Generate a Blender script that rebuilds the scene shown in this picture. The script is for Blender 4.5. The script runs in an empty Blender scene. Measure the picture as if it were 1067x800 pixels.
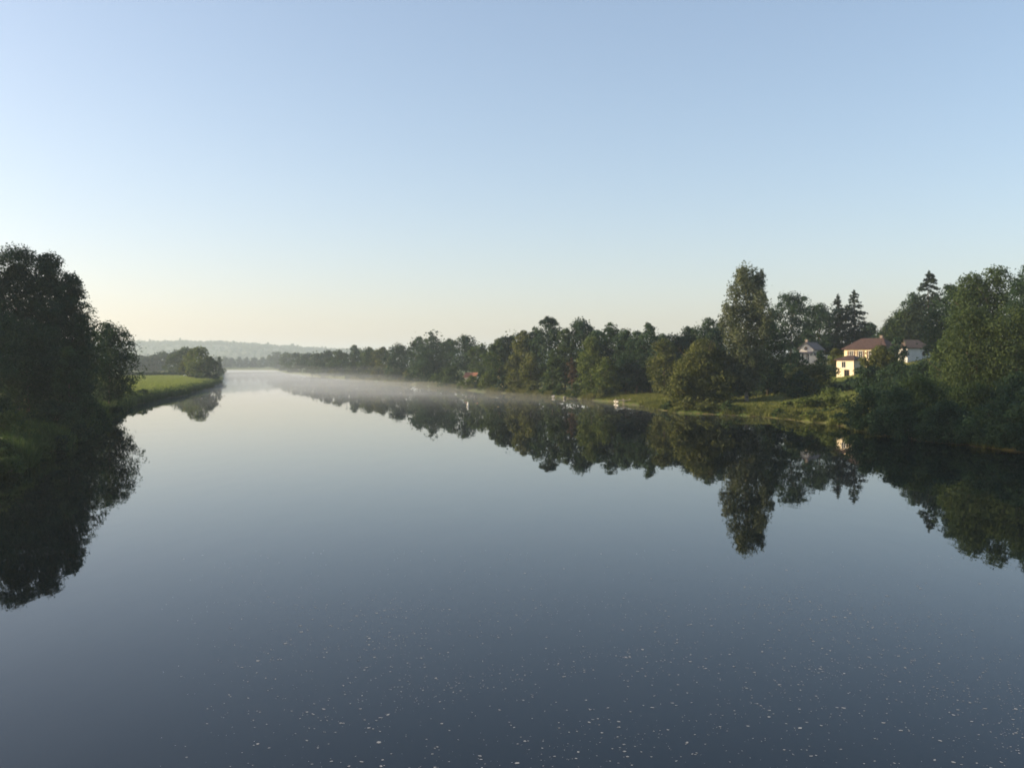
import bpy, math, random
import numpy as np
from mathutils import Vector, Matrix

# ------------------------------------------------------------------ camera, world, sun, exposure
SC = bpy.context.scene
COL = SC.collection
F = 1000.0            # focal length of the photograph in its own pixels (1067 wide)
CX, HY, CAM_Z = 533.5, 380.0, 8.0
cd = bpy.data.cameras.new('camera'); cam = bpy.data.objects.new('camera', cd); COL.objects.link(cam)
cd.sensor_fit = 'HORIZONTAL'; cd.sensor_width = 36.0; cd.lens = 36.0 * F / 1067.0
cd.shift_y = -(400.0 - HY) / 1067.0
cd.clip_start = 0.1; cd.clip_end = 30000
cam.location = (0, 0, CAM_Z); cam.rotation_euler = (math.radians(90), 0, 0)
SC.camera = cam
cd.dof.use_dof = True; cd.dof.focus_distance = 13.0; cd.dof.aperture_fstop = 1.75   # the phone's soft lens

SUN_AZ, SUN_EL = -86.0, 13.0          # degrees; azimuth clockwise from the view direction (+Y)
W = bpy.data.worlds.new('World'); SC.world = W; W.use_nodes = True
nt = W.node_tree; nt.nodes.clear()
sky = nt.nodes.new('ShaderNodeTexSky'); sky.sky_type = 'NISHITA'; sky.sun_disc = False
sky.sun_elevation = math.radians(SUN_EL); sky.sun_rotation = math.radians(SUN_AZ)
sky.air_density = 1.0; sky.dust_density = 1.5; sky.ozone_density = 5.0; sky.altitude = 0
bg = nt.nodes.new('ShaderNodeBackground'); bg.inputs['Strength'].default_value = 0.13
wo = nt.nodes.new('ShaderNodeOutputWorld')
tint = nt.nodes.new('ShaderNodeMixRGB'); tint.blend_type = 'MULTIPLY'; tint.inputs[0].default_value = 1.0; tint.inputs[2].default_value = (2.06, 1.51, 1.23, 1)
gam = nt.nodes.new('ShaderNodeGamma'); gam.inputs[1].default_value = .8
nt.links.new(sky.outputs[0], gam.inputs[0]); nt.links.new(gam.outputs[0], tint.inputs[1]); nt.links.new(tint.outputs[0], bg.inputs[0]); nt.links.new(bg.outputs[0], wo.inputs[0])
az, el = math.radians(SUN_AZ), math.radians(SUN_EL)
S = Vector((math.sin(az) * math.cos(el), math.cos(az) * math.cos(el), math.sin(el)))
sl = bpy.data.lights.new('sun', 'SUN'); sl.energy = 5.0; sl.angle = math.radians(0.6); sl.color = (1.0, 0.78, 0.48)
so = bpy.data.objects.new('sun', sl); COL.objects.link(so); so.rotation_euler = S.to_track_quat('Z', 'Y').to_euler()
so.location = (-300, 60, 80)
SC.view_settings.view_transform = 'Standard'; SC.view_settings.look = 'None'
SC.view_settings.exposure = 1.04; SC.view_settings.gamma = 1.0; SC.view_settings.use_curve_mapping = False
SC.render.engine = 'CYCLES'
SC.cycles.transparent_max_bounces = 24; SC.cycles.max_bounces = 8; SC.cycles.volume_bounces = 1
SC.cycles.use_denoising = True

# ------------------------------------------------------------------ helpers
def tag(o, label=None, cat=None, group=None, kind=None):
    if label: o['label'] = label
    if cat: o['category'] = cat
    if group: o['group'] = group
    if kind: o['kind'] = kind
    return o

def empty(name, loc, label, cat, group=None, rz=0.0):
    o = bpy.data.objects.new(name, None); COL.objects.link(o); o.location = loc; o.rotation_euler = (0, 0, rz)
    o.empty_display_size = 0.5
    return tag(o, label, cat, group)

def mesh_np(name, V, Q, mat=None, parent=None, tone=None, smooth=False):
    """V (n,3), Q (m,4) quads."""
    me = bpy.data.meshes.new(name)
    V = np.asarray(V, dtype=np.float32); Q = np.asarray(Q, dtype=np.int32)
    n, m = len(V), len(Q); k = Q.shape[1]
    me.vertices.add(n); me.vertices.foreach_set('co', V.ravel())
    me.loops.add(m * k); me.loops.foreach_set('vertex_index', Q.ravel())
    me.polygons.add(m); me.polygons.foreach_set('loop_start', np.arange(0, m * k, k, dtype=np.int32))
    if smooth: me.polygons.foreach_set('use_smooth', np.ones(m, dtype=bool))
    if tone is not None:
        a = me.attributes.new('tone', 'FLOAT', 'FACE'); a.data.foreach_set('value', np.asarray(tone, dtype=np.float32))
    me.update(calc_edges=True)
    o = bpy.data.objects.new(name, me); COL.objects.link(o)
    if mat: me.materials.append(mat)
    if parent: o.parent = parent
    return o

class MB:
    """collects boxes, tubes, polygons into one mesh"""
    def __init__(s): s.v = []; s.f = []; s.sm = []
    def add(s, vs, fs, smooth=False):
        b = len(s.v); s.v += [tuple(v) for v in vs]; s.f += [tuple(b + i for i in f) for f in fs]; s.sm += [smooth] * len(fs)
    def box(s, x0, x1, y0, y1, z0, z1):
        s.add([(x0,y0,z0),(x1,y0,z0),(x1,y1,z0),(x0,y1,z0),(x0,y0,z1),(x1,y0,z1),(x1,y1,z1),(x0,y1,z1)],
              [(0,3,2,1),(4,5,6,7),(0,1,5,4),(1,2,6,5),(2,3,7,6),(3,0,4,7)])
    def tube(s, pts, rads, n=8, cap=True):
        pts = [Vector(p) for p in pts]; rings = []
        for i, p in enumerate(pts):
            d = (pts[min(i+1, len(pts)-1)] - pts[max(i-1, 0)]).normalized()
            a = d.orthogonal().normalized() if abs(d.z) > .9 else d.cross(Vector((0,0,1))).normalized()
            b = d.cross(a).normalized()
            rings.append([p + (a*math.cos(2*math.pi*k/n) + b*math.sin(2*math.pi*k/n))*rads[i] for k in range(n)])
        vs = [v for r in rings for v in r]; fs = []
        for i in range(len(pts)-1):
            for k in range(n):
                fs.append((i*n+k, i*n+(k+1)%n, (i+1)*n+(k+1)%n, (i+1)*n+k))
        if cap:
            fs.append(tuple(range(n-1, -1, -1))); fs.append(tuple((len(pts)-1)*n + k for k in range(n)))
        s.add(vs, fs, True)
    def build(s, name, mat, parent=None, loc=None, rz=0.0):
        me = bpy.data.meshes.new(name); me.from_pydata(s.v, [], s.f)
        for p, q in zip(me.polygons, s.sm): p.use_smooth = q
        me.materials.append(mat); me.update()
        o = bpy.data.objects.new(name, me); COL.objects.link(o)
        if parent: o.parent = parent
        if loc is not None: o.location = loc
        o.rotation_euler = (0, 0, rz)
        return o

# ------------------------------------------------------------------ materials
def new_mat(name):
    m = bpy.data.materials.new(name); m.use_nodes = True
    t = m.node_tree; t.nodes.clear(); o = t.nodes.new('ShaderNodeOutputMaterial')
    return m, t, o

def noise_mat(name, c0, c1, scale=1.0, rough=.8, bump=0.0, detail=5.0, stretch=(1,1,1), spec=.3):
    m, t, o = new_mat(name)
    b = t.nodes.new('ShaderNodeBsdfPrincipled'); b.inputs['Roughness'].default_value = rough
    b.inputs['Specular IOR Level'].default_value = spec
    tc = t.nodes.new('ShaderNodeTexCoord'); mp = t.nodes.new('ShaderNodeMapping'); mp.inputs['Scale'].default_value = stretch
    n = t.nodes.new('ShaderNodeTexNoise'); n.inputs['Scale'].default_value = scale; n.inputs['Detail'].default_value = detail
    r = t.nodes.new('ShaderNodeValToRGB'); r.color_ramp.elements[0].position = .3; r.color_ramp.elements[1].position = .7
    r.color_ramp.elements[0].color = (*c0, 1); r.color_ramp.elements[1].color = (*c1, 1)
    L = t.links.new
    L(tc.outputs['Object'], mp.inputs[0]); L(mp.outputs[0], n.inputs['Vector']); L(n.outputs['Fac'], r.inputs[0]); L(r.outputs[0], b.inputs['Base Color'])
    if bump:
        bp = t.nodes.new('ShaderNodeBump'); bp.inputs['Strength'].default_value = bump; bp.inputs['Distance'].default_value = .05
        L(n.outputs['Fac'], bp.inputs['Height']); L(bp.outputs[0], b.inputs['Normal'])
    L(b.outputs[0], o.inputs[0])
    return m

def leaf_mat(name, c0, c1, trans=.30):
    m, t, o = new_mat(name); L = t.links.new
    a = t.nodes.new('ShaderNodeAttribute'); a.attribute_name = 'tone'
    oi = t.nodes.new('ShaderNodeObjectInfo')
    ad = t.nodes.new('ShaderNodeMath'); ad.operation = 'MULTIPLY_ADD'; ad.inputs[1].default_value = .25; L(oi.outputs['Random'], ad.inputs[0])
    sb = t.nodes.new('ShaderNodeMath'); sb.operation = 'SUBTRACT'; sb.inputs[1].default_value = .125
    L(a.outputs['Fac'], ad.inputs[2]); L(ad.outputs[0], sb.inputs[0])
    r = t.nodes.new('ShaderNodeValToRGB')
    r.color_ramp.elements[0].color = (*c0, 1); r.color_ramp.elements[1].color = (*c1, 1)
    L(sb.outputs[0], r.inputs[0])
    d = t.nodes.new('ShaderNodeBsdfPrincipled'); d.inputs['Roughness'].default_value = .7; d.inputs['Specular IOR Level'].default_value = .12
    tr = t.nodes.new('ShaderNodeBsdfTranslucent')
    g = t.nodes.new('ShaderNodeMixRGB'); g.blend_type = 'MULTIPLY'; g.inputs[0].default_value = 1; g.inputs[2].default_value = (1.0, 1.15, .55, 1)
    mx = t.nodes.new('ShaderNodeMixShader'); mx.inputs[0].default_value = trans
    L(r.outputs[0], d.inputs['Base Color']); L(r.outputs[0], g.inputs[1]); L(g.outputs[0], tr.inputs[0])
    L(d.outputs[0], mx.inputs[1]); L(tr.outputs[0], mx.inputs[2]); L(mx.outputs[0], o.inputs[0])
    return m

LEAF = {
 'dark':    leaf_mat('leaf_dark',    (.015,.034,.021), (.040,.074,.038)),  # deep green, darkened further so the colour carries shade on the foliage
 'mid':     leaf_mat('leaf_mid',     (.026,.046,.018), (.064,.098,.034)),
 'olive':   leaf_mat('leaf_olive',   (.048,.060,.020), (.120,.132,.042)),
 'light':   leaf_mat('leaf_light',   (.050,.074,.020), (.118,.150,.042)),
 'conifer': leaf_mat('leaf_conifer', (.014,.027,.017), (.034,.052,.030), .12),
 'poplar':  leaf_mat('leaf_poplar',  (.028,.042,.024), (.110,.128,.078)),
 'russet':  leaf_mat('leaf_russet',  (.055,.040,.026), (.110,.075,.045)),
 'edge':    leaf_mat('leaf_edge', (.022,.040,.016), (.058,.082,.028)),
 'rough':   leaf_mat('leaf_rough_grass', (.070,.095,.026), (.165,.165,.055), .35),
 'meadow':  leaf_mat('leaf_meadow', (.125,.160,.055), (.215,.235,.095), .45),
 'reed':    leaf_mat('leaf_reed',    (.070,.078,.026), (.170,.165,.060)),
}
M_BARK = noise_mat('bark', (.055,.042,.032), (.12,.095,.07), 6, .9, .5, stretch=(1,1,.2))
M_PALEBARK = noise_mat('pale_bark', (.16,.14,.11), (.30,.27,.21), 5, .9, .4, stretch=(1,1,.25))
M_RENDER = noise_mat('cream_render', (.68,.58,.38), (.78,.68,.47), 1.2, .85, .1)
M_WHITE = noise_mat('white_render', (.68,.63,.54), (.80,.75,.66), 1.2, .85, .1)
M_CREAM = noise_mat('cream_wing_render', (.66,.57,.42), (.78,.69,.53), 1.2, .85, .1)
M_GREYWALL = noise_mat('pale_grey_render', (.44,.45,.46), (.54,.55,.56), 1.2, .85, .1)
M_WOOD = noise_mat('weathered_wood', (.24,.20,.15), (.42,.37,.30), 4, .8, .3, stretch=(.3,3,3))
M_SHUT = noise_mat('brown_shutter', (.08,.05,.03), (.13,.08,.05), 8, .6)
M_PAINT = noise_mat('white_paint', (.62,.62,.60), (.72,.72,.70), 3, .4)
M_BOATGREY = noise_mat('grey_boat_paint', (.14,.15,.16), (.22,.23,.25), 3, .45)
M_DARK = noise_mat('dark_interior', (.015,.015,.017), (.03,.03,.03), 2, .8)
M_TYRE = noise_mat('rubber', (.015,.015,.015), (.03,.03,.03), 6, .8)
def glass_mat():
    m, t, o = new_mat('window_glass'); b = t.nodes.new('ShaderNodeBsdfPrincipled')
    b.inputs['Base Color'].default_value = (.02,.025,.03,1); b.inputs['Roughness'].default_value = .06
    t.links.new(b.outputs[0], o.inputs[0]); return m
M_GLASS = glass_mat()

def tile_mat(name, c0, c1):
    m, t, o = new_mat(name); L = t.links.new
    b = t.nodes.new('ShaderNodeBsdfPrincipled'); b.inputs['Roughness'].default_value = .85
    tc = t.nodes.new('ShaderNodeTexCoord'); w = t.nodes.new('ShaderNodeTexWave'); w.bands_direction = 'X'
    w.inputs['Scale'].default_value = 1.6; w.inputs['Distortion'].default_value = .4
    n = t.nodes.new('ShaderNodeTexNoise'); n.inputs['Scale'].default_value = 2.5; n.inputs['Detail'].default_value = 6
    r = t.nodes.new('ShaderNodeValToRGB'); r.color_ramp.elements[0].color = (*c0,1); r.color_ramp.elements[1].color = (*c1,1)
    r.color_ramp.elements[0].position = .3; r.color_ramp.elements[1].position = .7
    bp = t.nodes.new('ShaderNodeBump'); bp.inputs['Strength'].default_value = .8; bp.inputs['Distance'].default_value = .08
    L(tc.outputs['Object'], w.inputs['Vector']); L(tc.outputs['Object'], n.inputs['Vector']); L(n.outputs['Fac'], r.inputs[0])
    L(r.outputs[0], b.inputs['Base Color']); L(w.outputs['Fac'], bp.inputs['Height']); L(bp.outputs[0], b.inputs['Normal']); L(b.outputs[0], o.inputs[0])
    return m
M_TILE = tile_mat('terracotta_tile', (.046,.026,.021), (.082,.043,.034))
M_TILEORANGE = tile_mat('orange_tile', (.22,.085,.045), (.34,.145,.080))
M_TILEBROWN = tile_mat('brown_tile', (.050,.036,.031), (.088,.060,.050))
M_TILEGREY = tile_mat('grey_brown_tile', (.15,.12,.105), (.24,.20,.175))

# ------------------------------------------------------------------ lie of the land
RY = [-120, 60, 94, 104, 131, 151, 160, 182, 205, 286, 444, 696, 889, 1200, 1509, 1560, 1600, 1700, 1780, 9000]
RX = [  56, 50, 46,  42, 42.8, 37, 27, 25.5, 22, -9.6, -59, -148, -207, -292, -375, -470, -640, -1500, -4000, -4000]
LY = [-120,  40,  70,  94,  133, 190, 210, 246, 320, 400, 615, 1333, 1400, 1440, 1460]
LX = [ -38, -34, -37, -44,-56.5,-75.5,-79,-85.5,-102,-122,-185, -402, -520, -900,-4000]
def wig(y):
    k = 1 - .999*min(1, max(0, (y-230)/110)); j = max(0, min(1, (y-230)/110))
    return k*(.5*math.sin(y*.31+1) + .35*math.sin(y*.73) + .25*math.sin(y*1.7+2)) + j*(.9*math.sin(y*.083) + .6*math.sin(y*.141+1))
def xr(y): return float(np.interp(y, RY, RX)) + wig(y)
def xl(y): return float(np.interp(y, LY, LX)) + wig(y*1.1+40)
def sstep(a, b, v):
    t = min(1, max(0, (v-a)/(b-a))); return t*t*(3-2*t)
def bumpy(x, y): return .12*math.sin(x*.21+y*.13) + .09*math.sin(x*.47-y*.31+1.3) + .06*math.sin(x*.9+y*.83)
def h_right(x, y):
    d = x - xr(y)
    if d < 0: return d*.5 - .02
    amp = 1 - .8*sstep(225, 330, y)
    return 1.3*(1-math.exp(-d/3.2)) + 10*amp*sstep(10, 80, d) + bumpy(x, y)*min(1, d/4)
def h_left(x, y):
    d = xl(y) - x
    if d < 0: return d*.5 - .02
    return 2.0*(1-math.exp(-d/2.2)) + bumpy(x, y)*min(1, d/4)*.8
def ground_z(x, y):
    if y < 1460 and x < xl(y): return h_left(x, y)
    return h_right(x, y)

def ground_mat():
    m, t, o = new_mat('meadow_ground'); L = t.links.new
    b = t.nodes.new('ShaderNodeBsdfPrincipled'); b.inputs['Roughness'].default_value = .9; b.inputs['Specular IOR Level'].default_value = .15
    g = t.nodes.new('ShaderNodeNewGeometry')
    n1 = t.nodes.new('ShaderNodeTexNoise'); n1.inputs['Scale'].default_value = .05; n1.inputs['Detail'].default_value = 8
    n2 = t.nodes.new('ShaderNodeTexNoise'); n2.inputs['Scale'].default_value = 1.1; n2.inputs['Detail'].default_value = 8
    L(g.outputs['Position'], n1.inputs['Vector']); L(g.outputs['Position'], n2.inputs['Vector'])
    r = t.nodes.new('ShaderNodeValToRGB'); e = r.color_ramp.elements
    e[0].position = .36; e[0].color = (.070,.108,.026,1); e[1].position = .64; e[1].color = (.165,.155,.048,1)
    e2 = e.new(.5); e2.color = (.105,.138,.032,1)
    L(n1.outputs['Fac'], r.inputs[0])
    mx = t.nodes.new('ShaderNodeMixRGB'); mx.blend_type = 'MULTIPLY'; mx.inputs[0].default_value = 1
    r2 = t.nodes.new('ShaderNodeValToRGB'); r2.color_ramp.elements[0].position = .3; r2.color_ramp.elements[0].color = (.55,.58,.55,1)
    r2.color_ramp.elements[1].position = .7; r2.color_ramp.elements[1].color = (1.1,1.1,1.0,1)
    L(n2.outputs['Fac'], r2.inputs[0]); L(r.outputs[0], mx.inputs[1]); L(r2.outputs[0], mx.inputs[2])
    sp = t.nodes.new('ShaderNodeSeparateXYZ'); L(g.outputs['Position'], sp.inputs[0])
    mr = t.nodes.new('ShaderNodeMath'); mr.operation = 'MULTIPLY_ADD'; mr.inputs[1].default_value = .9; L(n2.outputs['Fac'], mr.inputs[0]); mr.inputs[2].default_value = -.48
    lt = t.nodes.new('ShaderNodeMath'); lt.operation = 'SUBTRACT'; L(sp.outputs['Z'], lt.inputs[0]); L(mr.outputs[0], lt.inputs[1])
    cl = t.nodes.new('ShaderNodeMapRange'); cl.inputs['From Min'].default_value = -.05; cl.inputs['From Max'].default_value = .22; L(lt.outputs[0], cl.inputs['Value'])
    m2 = t.nodes.new('ShaderNodeMixRGB'); m2.inputs[1].default_value = (.095,.075,.048,1)
    L(cl.outputs[0], m2.inputs[0]); L(mx.outputs[0], m2.inputs[2]); L(m2.outputs[0], b.inputs['Base Color'])
    bp = t.nodes.new('ShaderNodeBump'); bp.inputs['Strength'].default_value = .6; bp.inputs['Distance'].default_value = .3
    L(n2.outputs['Fac'], bp.inputs['Height']); L(bp.outputs[0], b.inputs['Normal'])
    L(b.outputs[0], o.inputs[0]); return m

def build_ground():
    OFF = [-5,-2.5,-1,0,.4,.8,1.2,1.8,2.5,3.5,5,7,9,12,15,19,24,30,37,45,54,64,76,90,110,140,190,260,380,560,850,1300,2000,3200,5000,8000]
    V = []; Q = []
    def sheet(ys, sx, hh, sgn):
        base = len(V); k = len(OFF)
        for y in ys:
            e = sx(y)
            for d in OFF:
                x = e + sgn*d
                x = max(-4050 - .01*d, min(4050 + .01*d, x))
                V.append((x, y, hh(x, y)))
        for i in range(len(ys)-1):
            for j in range(k-1):
                a = base + i*k + j; q = (a, a+1, a+k+1, a+k)
                Q.append(q if sgn > 0 else q[::-1])
    ys = list(np.arange(-120, 330, 2.0)); y = 330
    st = 3.0
    while y < 1450: ys.append(y); y += st; st = min(st*1.03, 14)
    ysl = [v for v in ys if v < 1455] + [1455, 1460]
    ysr = ys + list(np.arange(1460, 1800, 10)) + list(np.arange(1800, 6001, 150))
    sheet(ysr, xr, h_right, 1)
    sheet(ysl, xl, h_left, -1)
    o = mesh_np('ground', V, Q, ground_mat(), smooth=True)
    tag(o, 'grassy river banks and meadows on both sides of the water', 'ground', kind='structure')
build_ground()

def water_mat():
    m, t, o = new_mat('river_water'); L = t.links.new
    b = t.nodes.new('ShaderNodeBsdfPrincipled'); b.inputs['Base Color'].default_value = (.002,.0045,.006,1)
    b.inputs['Roughness'].default_value = .015; b.inputs['IOR'].default_value = 1.32; b.inputs['Specular IOR Level'].default_value = .5
    g = t.nodes.new('ShaderNodeNewGeometry'); mp = t.nodes.new('ShaderNodeMapping'); mp.inputs['Scale'].default_value = (.5, .16, 1)
    n = t.nodes.new('ShaderNodeTexNoise'); n.inputs['Scale'].default_value = 1.0; n.inputs['Detail'].default_value = 3
    bp = t.nodes.new('ShaderNodeBump'); bp.inputs['Strength'].default_value = 1.0; bp.inputs['Distance'].default_value = .007
    L(g.outputs['Position'], mp.inputs[0]); L(mp.outputs[0], n.inputs['Vector']); L(n.outputs['Fac'], bp.inputs['Height']); L(bp.outputs[0], b.inputs['Normal'])
    L(b.outputs[0], o.inputs[0]); return m
wm = MB(); wm.add([(-4000,-115,0),(300,-115,0),(300,1790,0),(-4000,1790,0)], [(0,1,2,3)])
tag(wm.build('water', water_mat()), 'calm mirror-like river between wooded banks', 'river', kind='structure')

# ------------------------------------------------------------------ haze and river mist
def vol_mat(name, dens, col, aniso):
    m, t, o = new_mat(name); v = t.nodes.new('ShaderNodeVolumePrincipled')
    v.inputs['Density'].default_value = dens; v.inputs['Color'].default_value = (*col, 1); v.inputs['Anisotropy'].default_value = aniso
    t.links.new(v.outputs[0], o.inputs['Volume']); return m
hz = MB(); hz.box(-4300, 4300, -300, 6300, -4.2, 125)
tag(hz.build('haze', vol_mat('haze_air', .00021, (.72,.87,1.0), .25)), 'pale morning haze over the whole valley', 'haze', kind='stuff')

def build_mist(name, label, seed, dens, thick, wob, z0, start, full):
    rng = np.random.RandomState(seed)
    ys = []; y = float(start); st = 4.0
    while y < 1490: ys.append(y); y += st; st = min(st*1.02, 18)
    K = 22; ph = rng.rand(12, 3)*6.28
    def tn(x, y):
        s = 0
        for i in range(12):
            f = .012*1.45**i if i < 8 else .05*1.3**(i-8)
            a = ph[i, 0]; s += math.sin((x*math.cos(a)*1.5 + y*math.sin(a)*.7)*f + ph[i, 1])/(1+.35*i)
        return s/3.2
    V = []; Q = []
    for y in ys:
        e0, e1 = xl(min(y, 1450))-2.5, xr(y)+2.5
        for j in range(K+1):
            u = j/K; x = e0 + (e1-e0)*u
            ramp = sstep(start, full, y)*(1-.7*sstep(480, 1100, y))*(.45+.55*sstep(0, .7, u + .5*sstep(300, 800, y)))
            edge = min(1, u/.10, (1-u)/.05) if 0 < u < 1 else 0
            V.append((x, y, z0 + .015 + max(.01, (thick + wob*tn(x, y))*ramp*(.2+.8*edge))))
    n = len(V)
    V2 = [(x, y, z0) for x, y, z in V]
    k = K+1; R = len(ys)
    for i in range(R-1):
        for j in range(K):
            a = i*k+j; Q.append((a, a+1, a+k+1, a+k)); Q.append((n+a, n+a+k, n+a+k+1, n+a+1))
    for j in range(K):
        a = j; Q.append((a, n+a, n+a+1, a+1)); a = (R-1)*k+j; Q.append((a, a+1, n+a+1, n+a))
    for i in range(R-1):
        a = i*k; Q.append((a, a+k, n+a+k, n+a)); a = i*k+K; Q.append((a, n+a, n+a+k, a+k))
    o = mesh_np(name, V+V2, Q, vol_mat('river_mist', dens, (.80,.89,1.0), .1), smooth=False)
    tag(o, label, 'mist', kind='stuff')
build_mist('mist', 'thin low mist drifting over the far reach of the river', 5, .0022, .95, 1.5, .025, 115, 320)
build_mist('mist', 'faint upper veil of the river mist rising to the tree bases', 8, .0012, 2.6, 2.4, .035, 130, 400)
build_mist('mist', 'thinnest top veil of the river mist in front of the tree bases', 12, .0004, 5.5, 3.0, .045, 140, 450)

# ------------------------------------------------------------------ hills on the horizon
def leaf_quads(C, Nrm, size, rng, aspect=.62):
    n = len(C)
    ref = rng.normal(size=(n, 3)); t = np.cross(Nrm, ref); t /= np.linalg.norm(t, axis=1, keepdims=True)+1e-9
    b = np.cross(Nrm, t)
    s = (np.asarray(size)*rng.uniform(.7, 1.3, n))[:, None]
    k = (aspect*rng.uniform(.8, 1.25, n))[:, None]
    V = np.empty((n, 4, 3)); V[:, 0] = C - t*s*.5; V[:, 1] = C - b*s*k*.5 + t*s*.05; V[:, 2] = C + t*s*.5; V[:, 3] = C + b*s*k*.5 + t*s*.05
    return V.reshape(-1, 3), np.arange(n*4).reshape(-1, 4)

def at(px, y, D=None):
    """a point at distance D that the photograph shows at this column and row"""
    return Vector(((px-CX)/F*D, D, CAM_Z + (HY-y)/F*D))

def build_hills():
    prof = [(-600,362),(60,358),(138,357),(170,357.5),(200,356),(215,357),(240,357),(265,359),(290,361),(320,362.5),(345,364),(400,366),(480,367),(700,366),(1300,364)]
    px_ = [p[0] for p in prof]; py_ = [p[1] for p in prof]
    Y0, Yt, Y1 = 2700.0, 3500.0, 4600.0
    rng = np.random.RandomState(2)
    V = []; Q = []; xs = np.linspace(-3900, 2600, 240); rows = [0,.15,.3,.45,.6,.75,.88,1.0,1.3,1.7,2.2]
    def hz_(x, f):
        p = x/Yt*F + CX; top = CAM_Z + (HY - np.interp(p, px_, py_))/F*Yt - 9
        g = (sstep(0, 1, f) if f <= 1 else 1 - .5*sstep(1, 2.2, f))
        return -1 + (top+1)*g + (4*math.sin(x*.011+f*5) + 3*math.sin(x*.027-f*9))*g*min(1, abs(1-f)*3)
    for f in rows:
        y = Y0 + (Yt-Y0)*f if f <= 1 else Yt + (Y1-Yt)*(f-1)/1.2
        for x in xs: V.append((x, y + 60*math.sin(x*.002+f), hz_(x, f)))
    k = len(xs)
    for i in range(len(rows)-1):
        for j in range(k-1): Q.append((i*k+j, i*k+j+1, (i+1)*k+j+1, (i+1)*k+j))
    o = mesh_np('hills', V, Q, noise_mat('hill_ground', (.05,.07,.03), (.10,.12,.045), .01, .95), smooth=True)
    tag(o, 'low wooded hills fading in the haze on the horizon', 'hills', kind='structure')
    # the wood on the hills: nobody could count its trees
    C = []; 
    for _ in range(5200):
        f = rng.choice([rng.uniform(.15, 1.0), rng.uniform(.9, 1.03)]); x = rng.uniform(-3000, 900)
        y = Y0 + (Yt-Y0)*f; z = hz_(x, min(f, 1)); hh = rng.uniform(7, 14)*(1 if rng.rand() < .93 else 1.5); w = rng.uniform(6, 12)
        m = 16; u = rng.normal(size=(m, 3)); u /= np.linalg.norm(u, axis=1, keepdims=True)
        C.append(np.array([x, y + 60*math.sin(x*.002+f), z + hh*.45]) + u*np.array([w*.5, w*.5, hh*.55]))
    C = np.concatenate(C); N = rng.normal(size=C.shape); N[:, 1] -= .6; N[:, 2] += .5; N /= np.linalg.norm(N, axis=1, keepdims=True)
    V, Q = leaf_quads(C, N, np.full(len(C), 7.5), rng, .9)
    o = mesh_np('far_wood', V, Q, LEAF['mid'], tone=rng.rand(len(C)))
    tag(o, 'distant wood covering the hazy hills on the horizon', 'far wood', kind='stuff')
build_hills()

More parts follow.
